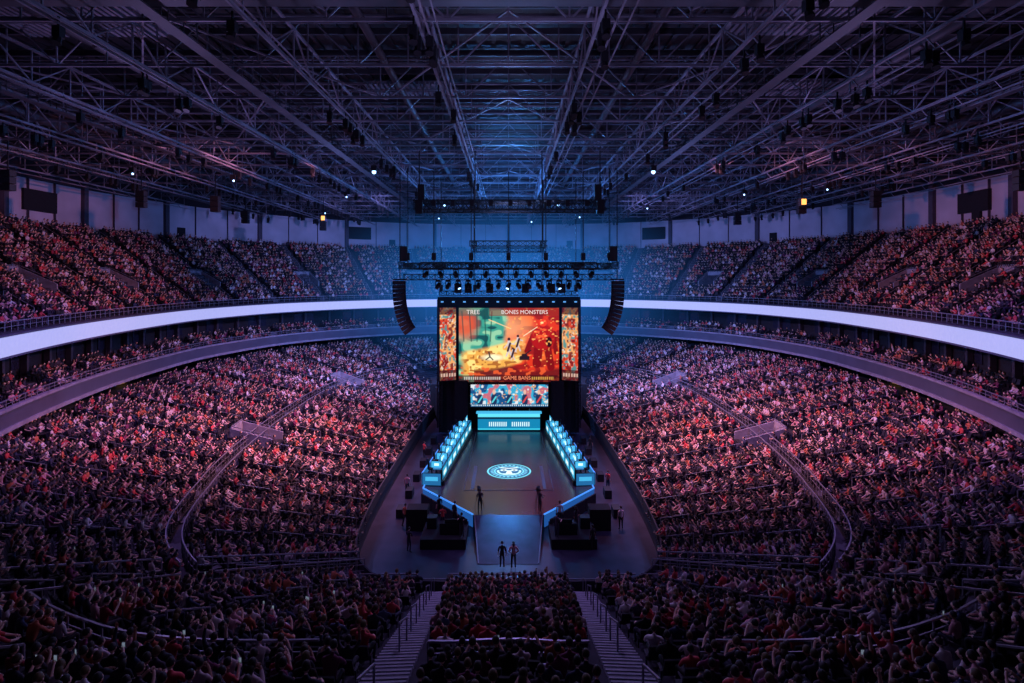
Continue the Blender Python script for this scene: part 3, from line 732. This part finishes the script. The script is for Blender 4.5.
def seated(lean=0,arms='lap',turn=0,long=False,phone=False,w=1.0):
    def L(p):
        a=lean; y,z=p[1],p[2]-.52; return(p[0]*w,y*math.cos(a)+z*math.sin(a),.52+z*math.cos(a)-y*math.sin(a))
    J={'pelvis':(0,0,.54),'spine':L((0,-.02,.72)),'chest':L((0,0,.9)),'neck':L((0,.005,1.06)),'nk2':L((0,.02,1.13))}
    R={'pelvis':(.15,.12),'spine':(.14,.105),'chest':(.165,.115),'neck':.06,'nk2':.05}
    E=[('pelvis','spine',0),('spine','chest',0),('chest','neck',0),('neck','nk2',2)]
    A={'lap':((.24,.03,.76),(.17,.24,.66),(.12,.32,.65)),'knees':((.25,.22,.78),(.15,.42,.70),(.08,.48,.70)),
       'clap':((.25,.12,.80),(.12,.30,.98),(.04,.35,1.06)),'up':((.30,.08,1.18),(.28,.12,1.42),(.27,.13,1.51)),
       'fold':((.25,.08,.80),(.05,.20,.83),(-.04,.2,.84)),'phone':((.24,.10,.82),(.12,.32,1.0),(.08,.38,1.06))}
    for s,sg in(('L',-1),('R',1)):
        a=A[arms if not(arms=='phone' and s=='L') else 'lap']; 
        sh=L((.185,0,.99)); 
        pts=[sh]+[ (q[0],q[1]+(lean*.3),q[2]-abs(lean)*.1) for q in a]
        for n,p,r in zip(('sho','elb','wri','han'),pts,(.068,.048,.034,.036)):
            J[n+s]=(sg*abs(p[0])*w if p[0]>0 else -sg*abs(p[0]),p[1],p[2]); R[n+s]=r
        E+=[('chest','sho'+s,0),('sho'+s,'elb'+s,0),('elb'+s,'wri'+s,2 if random.random()<.6 else 0),('wri'+s,'han'+s,2)]
        J['hip'+s]=(sg*.1,.05,.53);J['kne'+s]=(sg*.14,.44,.53);J['ank'+s]=(sg*.14,.40,.1);J['toe'+s]=(sg*.15,.55,.05)
        R['hip'+s]=.095;R['kne'+s]=.065;R['ank'+s]=.042;R['toe'+s]=.04
        E+=[('pelvis','hip'+s,1),('hip'+s,'kne'+s,1),('kne'+s,'ank'+s,1),('ank'+s,'toe'+s,4)]
    hd=L((0,.04,1.24)); return dict(J=J,R=R,E=E,head=hd,turn=turn,long=long,phone=phone)
def standing(arms='down',turn=0,stride=0,long=False):
    J={'pelvis':(0,0,.93),'spine':(0,-.01,1.12),'chest':(0,0,1.32),'neck':(0,.0,1.47),'nk2':(0,.01,1.53)}
    R={'pelvis':(.14,.11),'spine':(.13,.10),'chest':(.16,.11),'neck':.058,'nk2':.05}
    E=[('pelvis','spine',0),('spine','chest',0),('chest','neck',0),('neck','nk2',2)]
    A={'down':((.24,-.02,1.13),(.25,.05,.88),(.25,.07,.79)),'fold':((.25,.06,1.14),(.05,.2,1.15),(-.04,.2,1.16)),'work':((.25,.08,1.13),(.15,.32,1.17),(.11,.4,1.2)),'hips':((.33,-.06,1.14),(.18,.04,1.0),(.14,.07,.97))}[arms]
    for s,sg in(('L',-1),('R',1)):
        for n,p,r in zip(('sho','elb','wri','han'),((.18,0,1.41),)+A,(.066,.047,.033,.035)):
            J[n+s]=(sg*p[0],p[1],p[2]);R[n+s]=r
        E+=[('chest','sho'+s,0),('sho'+s,'elb'+s,0),('elb'+s,'wri'+s,2),('wri'+s,'han'+s,2)]
        st=stride*sg
        J['hip'+s]=(sg*.1,0,.88);J['kne'+s]=(sg*.11,.03+st*.5,.5);J['ank'+s]=(sg*.12,st-.02,.09);J['toe'+s]=(sg*.14,st+.14,.04)
        R['hip'+s]=.095;R['kne'+s]=.062;R['ank'+s]=.042;R['toe'+s]=.038
        E+=[('pelvis','hip'+s,1),('hip'+s,'kne'+s,1),('kne'+s,'ank'+s,1),('ank'+s,'toe'+s,4)]
    return dict(J=J,R=R,E=E,head=(0,.03,1.64),turn=turn,long=long)
SP=[seated(.05,'lap'),seated(.35,'knees'),seated(.1,'clap',.2),seated(-.08,'fold',-.2,w=1.08),seated(.05,'lap',.35,long=True,w=.9),seated(.05,'up',0),seated(.12,'phone',0,phone=True),seated(.2,'clap',-.3,long=True,w=.9),seated(.0,'knees',.1)]
tcol=bpy.data.collections.new('spectator_types')
for i,p in enumerate(SP):
    o=bpy.data.objects.new('spectator_%02d'%i,figure('spectator_%02d'%i,p)); tcol.objects.link(o)
scol=bpy.data.collections.new('seat_types')
mb=MB()
mb.box((0,.02,.44),(.46,.42,.07),0); 
mb.add([(-.23,-.2,.42),(.23,-.2,.42),(.23,-.14,.42),(-.23,-.14,.42),(-.22,-.33,.88),(.22,-.33,.88),(.22,-.28,.90),(-.22,-.28,.90)],[(3,2,1,0),(4,5,6,7),(0,1,5,4),(1,2,6,5),(2,3,7,6),(3,0,4,7)],0)
for s in(-1,1): mb.box((s*.25,-.02,.5),(.04,.3,.05),0); mb.box((s*.25,-.1,.25),(.04,.08,.5),0)
so=bpy.data.objects.new('arena_seat',mb.mesh('arena_seat',[M_seat])); scol.objects.link(so)
def instancer(name,pts,coll,yaws,idx,scl):
    me=bpy.data.meshes.new(name); me.from_pydata(pts,[],[])
    for n,t,d in(('yaw','FLOAT',yaws),('kind','INT',idx),('scl','FLOAT',scl)):
        a=me.attributes.new(n,t,'POINT'); a.data.foreach_set('value',d)
    o=bpy.data.objects.new(name,me); COL.objects.link(o)
    ng=bpy.data.node_groups.new(name+'_nodes','GeometryNodeTree'); ng.interface.new_socket('Geometry',in_out='INPUT',socket_type='NodeSocketGeometry'); ng.interface.new_socket('Geometry',in_out='OUTPUT',socket_type='NodeSocketGeometry')
    N=ng.nodes.new; gi=N('NodeGroupInput');go=N('NodeGroupOutput');ip=N('GeometryNodeInstanceOnPoints');ci=N('GeometryNodeCollectionInfo')
    ci.inputs['Collection'].default_value=coll; ci.inputs['Separate Children'].default_value=True; ci.inputs['Reset Children'].default_value=True
    def na(n,t):
        a=N('GeometryNodeInputNamedAttribute');a.data_type=t;a.inputs['Name'].default_value=n;return a.outputs['Attribute']
    cx=N('ShaderNodeCombineXYZ'); er=N('FunctionNodeEulerToRotation'); l=ng.links.new
    l(na('yaw','FLOAT'),cx.inputs['Z']); l(cx.outputs[0],er.inputs[0]); l(er.outputs[0],ip.inputs['Rotation'])
    l(gi.outputs[0],ip.inputs['Points']); l(ci.outputs[0],ip.inputs['Instance']); ip.inputs['Pick Instance'].default_value=True
    l(na('kind','INT'),ip.inputs['Instance Index']); l(na('scl','FLOAT'),ip.inputs['Scale']); l(ip.outputs[0],go.inputs[0])
    md=o.modifiers.new('instances','NODES'); md.node_group=ng
    return o
print('SEATS',len(seats),'PEOPLE',len(people))
instancer('arena_seats',[s[:3] for s in seats],scol,[s[3] for s in seats],[0]*len(seats),[1.0]*len(seats))
kinds=random.choices(range(len(SP)),weights=[5,3,3,3,3,.5,.7,2,3],k=len(people))
instancer('seated_crowd',[(p[0],p[1],p[2]) for p in people],tcol,[p[3]+random.gauss(0,.15) for p in people],kinds,[random.uniform(.93,1.07) for p in people])
stm=[figure('standing_person_mesh_%d'%i,p,1) for i,p in enumerate([standing('down'),standing('fold'),standing('work'),standing('down',.4,.18),standing('hips',long=True)])]
def person(name,me,x,y,z,r):
    o=bpy.data.objects.new(name,me);COL.objects.link(o);o.location=(x,y,z);o.rotation_euler[2]=r
person('standing_person',stm[0],-.42,37.3,0,0);person('standing_person',stm[4],.33,37.25,0,.1)
for x,y,z,k in((-2.2,43.8,1,2),(2.4,43.8,1,2),(-6.9,39.4,0,1),(5.9,39.8,0,0),(-5.5,45.2,0,0),(-4.8,41.4,.7,1),(-4.0,42.2,.7,3),(3.8,42.2,.7,0),(4.9,41.2,.7,4),(-8.9,50,0,3),(8.9,51,0,0),(-8.9,60,0,1),(8.9,62,0,3),(-3.3,40.1,.7,2),(3.4,40.1,.7,2),(-7.9,43.5,0,3),(8.5,43,0,0)):
    person('stage_crew_member',stm[k],x,y,z,random.uniform(-1,1))
pm=figure('player_mesh',seated(.15,'knees'),1)
for s in(-1,1):
    for i in range(7):
        yl=-7+i*2.33; person('esports_player',pm,s*(WX+.58-SPL*yl),58+yl+.05*s*s,1.45,math.pi/2*s+s*SPL)
hm=figure('host_mesh',seated(0,'clap'),1)
for x in(-2.4,-.8,.9,2.5): person('seated_host',hm,x,68.1,2.0,math.pi)
mb=MB()
for x in(-2.4,-.8,.9,2.5): mb.box((x,68.15,2.42),(.5,.5,.08),0); mb.box((x,68.42,2.8),(.5,.08,.7),0); mb.tube([(x,68.15,1),(x,68.15,2.4)],[.05,.05],6)
mb.box((0,68.6,1.5),(7,2,1.0),0)
mb.build('host_stool_row',[M_black])
# ------------------------------------------------------------ lights
def light(name,typ,loc,col,power,target=None,size=.5,spot=1.2,blend=.5):
    l=bpy.data.lights.new(name,typ); l.energy=power; l.color=col
    if typ=='SPOT': l.spot_size=spot;l.spot_blend=blend;l.shadow_soft_size=size
    else: l.shadow_soft_size=size
    o=bpy.data.objects.new(name,l);COL.objects.link(o);o.location=loc
    if target: o.rotation_euler=(Vector(target)-Vector(loc)).to_track_quat('-Z','Y').to_euler()
    return o
PK=(1,.39,.55);PU=(.52,.38,1);BL=(.06,.32,1)
for s in(-1,1):
    light('crowd_wash_spot','SPOT',(s*9,53,22),PK,42000,(s*21,52,3),.25,1.7,1)
    light('crowd_wash_spot','SPOT',(s*10,70,22),(.85,.38,.72),29000,(s*24,77,3),.25,1.6,1)
    light('upper_deck_spot','SPOT',(s*15,56,28.6),(1,.33,.48),14000,(s*54,62,21),.3,1.2,.8)
    light('upper_deck_spot','SPOT',(s*12,80,28.6),(.38,.36,1),15000,(s*40,108,20),.3,1.2,.8)
    light('ambient_fill_point','POINT',(s*24,40,21),PU,1500,size=.6)  # added fill points, lift roof and crowd; no fixture hangs here
    light('ambient_fill_point','POINT',(s*24,78,21),(.26,.32,1),2000,size=.6)
    light('crowd_fill_spot','SPOT',(s*26,44,28.4),(.46,.20,1),7500,(s*26,46,4),.3,2.3,.8)  # added downward fill, tints crowd shadows purple and blue; no fixture modelled
    light('crowd_fill_spot','SPOT',(s*24,80,28.4),(.20,.25,1),9000,(s*24,80,4),.3,2.3,.8)
    light('stage_blue_spot','SPOT',(s*10,66,17.5),BL,20000,(s*18,92,6),.2,1.6,.8)
    light('booth_blue_spot','SPOT',(s*3,58,17.2),BL,3200,(s*6.5,55,1),.2,1.0,.8)
light('ambient_fill_point','POINT',(0,22,24),(.5,.42,1),1100,size=.6)  # added fill point over the near end, no fixture
light('near_stand_spot','SPOT',(0,48,28.3),(.5,.28,1),6000,(0,24,5),.4,1.0,.9)
light('stage_key_spot','SPOT',(0,52,24.5),(.42,.32,1),4500,(0,53,1),.3,.45,.6)
light('stage_key_spot','SPOT',(0,50,24.5),(.55,.38,1),7500,(0,39.5,0),.3,.36,.7)
light('rig_blue','POINT',(0,74,25),BL,11000,size=.4)
light('rig_blue','POINT',(0,50,27),(.35,.45,1),1000,size=.4)
W=bpy.data.worlds.new('World');S.world=W;W.use_nodes=True;W.node_tree.nodes['Background'].inputs[0].default_value=(.02,.012,.03,1);W.node_tree.nodes['Background'].inputs[1].default_value=.3
# haze glow painted as a self-emitting blue volume, no light is scattered
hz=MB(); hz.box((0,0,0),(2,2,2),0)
m=bpy.data.materials.new('blue_haze_glow');m.use_nodes=True;nt=m.node_tree;nt.nodes.clear()
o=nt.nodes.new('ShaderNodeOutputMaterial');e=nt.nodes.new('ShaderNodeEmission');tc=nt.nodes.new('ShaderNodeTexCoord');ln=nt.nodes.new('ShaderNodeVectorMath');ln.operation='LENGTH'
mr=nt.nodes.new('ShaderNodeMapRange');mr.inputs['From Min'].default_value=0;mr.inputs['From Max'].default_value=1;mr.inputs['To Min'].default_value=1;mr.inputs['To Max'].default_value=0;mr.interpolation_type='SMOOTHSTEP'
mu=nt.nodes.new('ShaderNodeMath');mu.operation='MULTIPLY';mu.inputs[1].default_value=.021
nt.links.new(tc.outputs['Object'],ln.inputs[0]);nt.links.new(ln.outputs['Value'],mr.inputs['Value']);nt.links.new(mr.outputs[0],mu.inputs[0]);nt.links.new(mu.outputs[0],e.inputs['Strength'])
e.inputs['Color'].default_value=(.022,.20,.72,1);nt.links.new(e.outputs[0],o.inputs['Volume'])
hb=hz.build('stage_haze_glow',[m],loc=(0,90,18));hb.scale=(34,33,16)
# ------------------------------------------------------------ camera
cam=bpy.data.cameras.new('Camera');co=bpy.data.objects.new('Camera',cam);COL.objects.link(co)
cam.sensor_width=36;cam.lens=20.0;co.location=(0,0,19);co.rotation_euler=(math.pi/2,0,0)
cam.shift_x=.0034;cam.shift_y=-.062;cam.clip_end=400;cam.clip_start=.1
S.camera=co
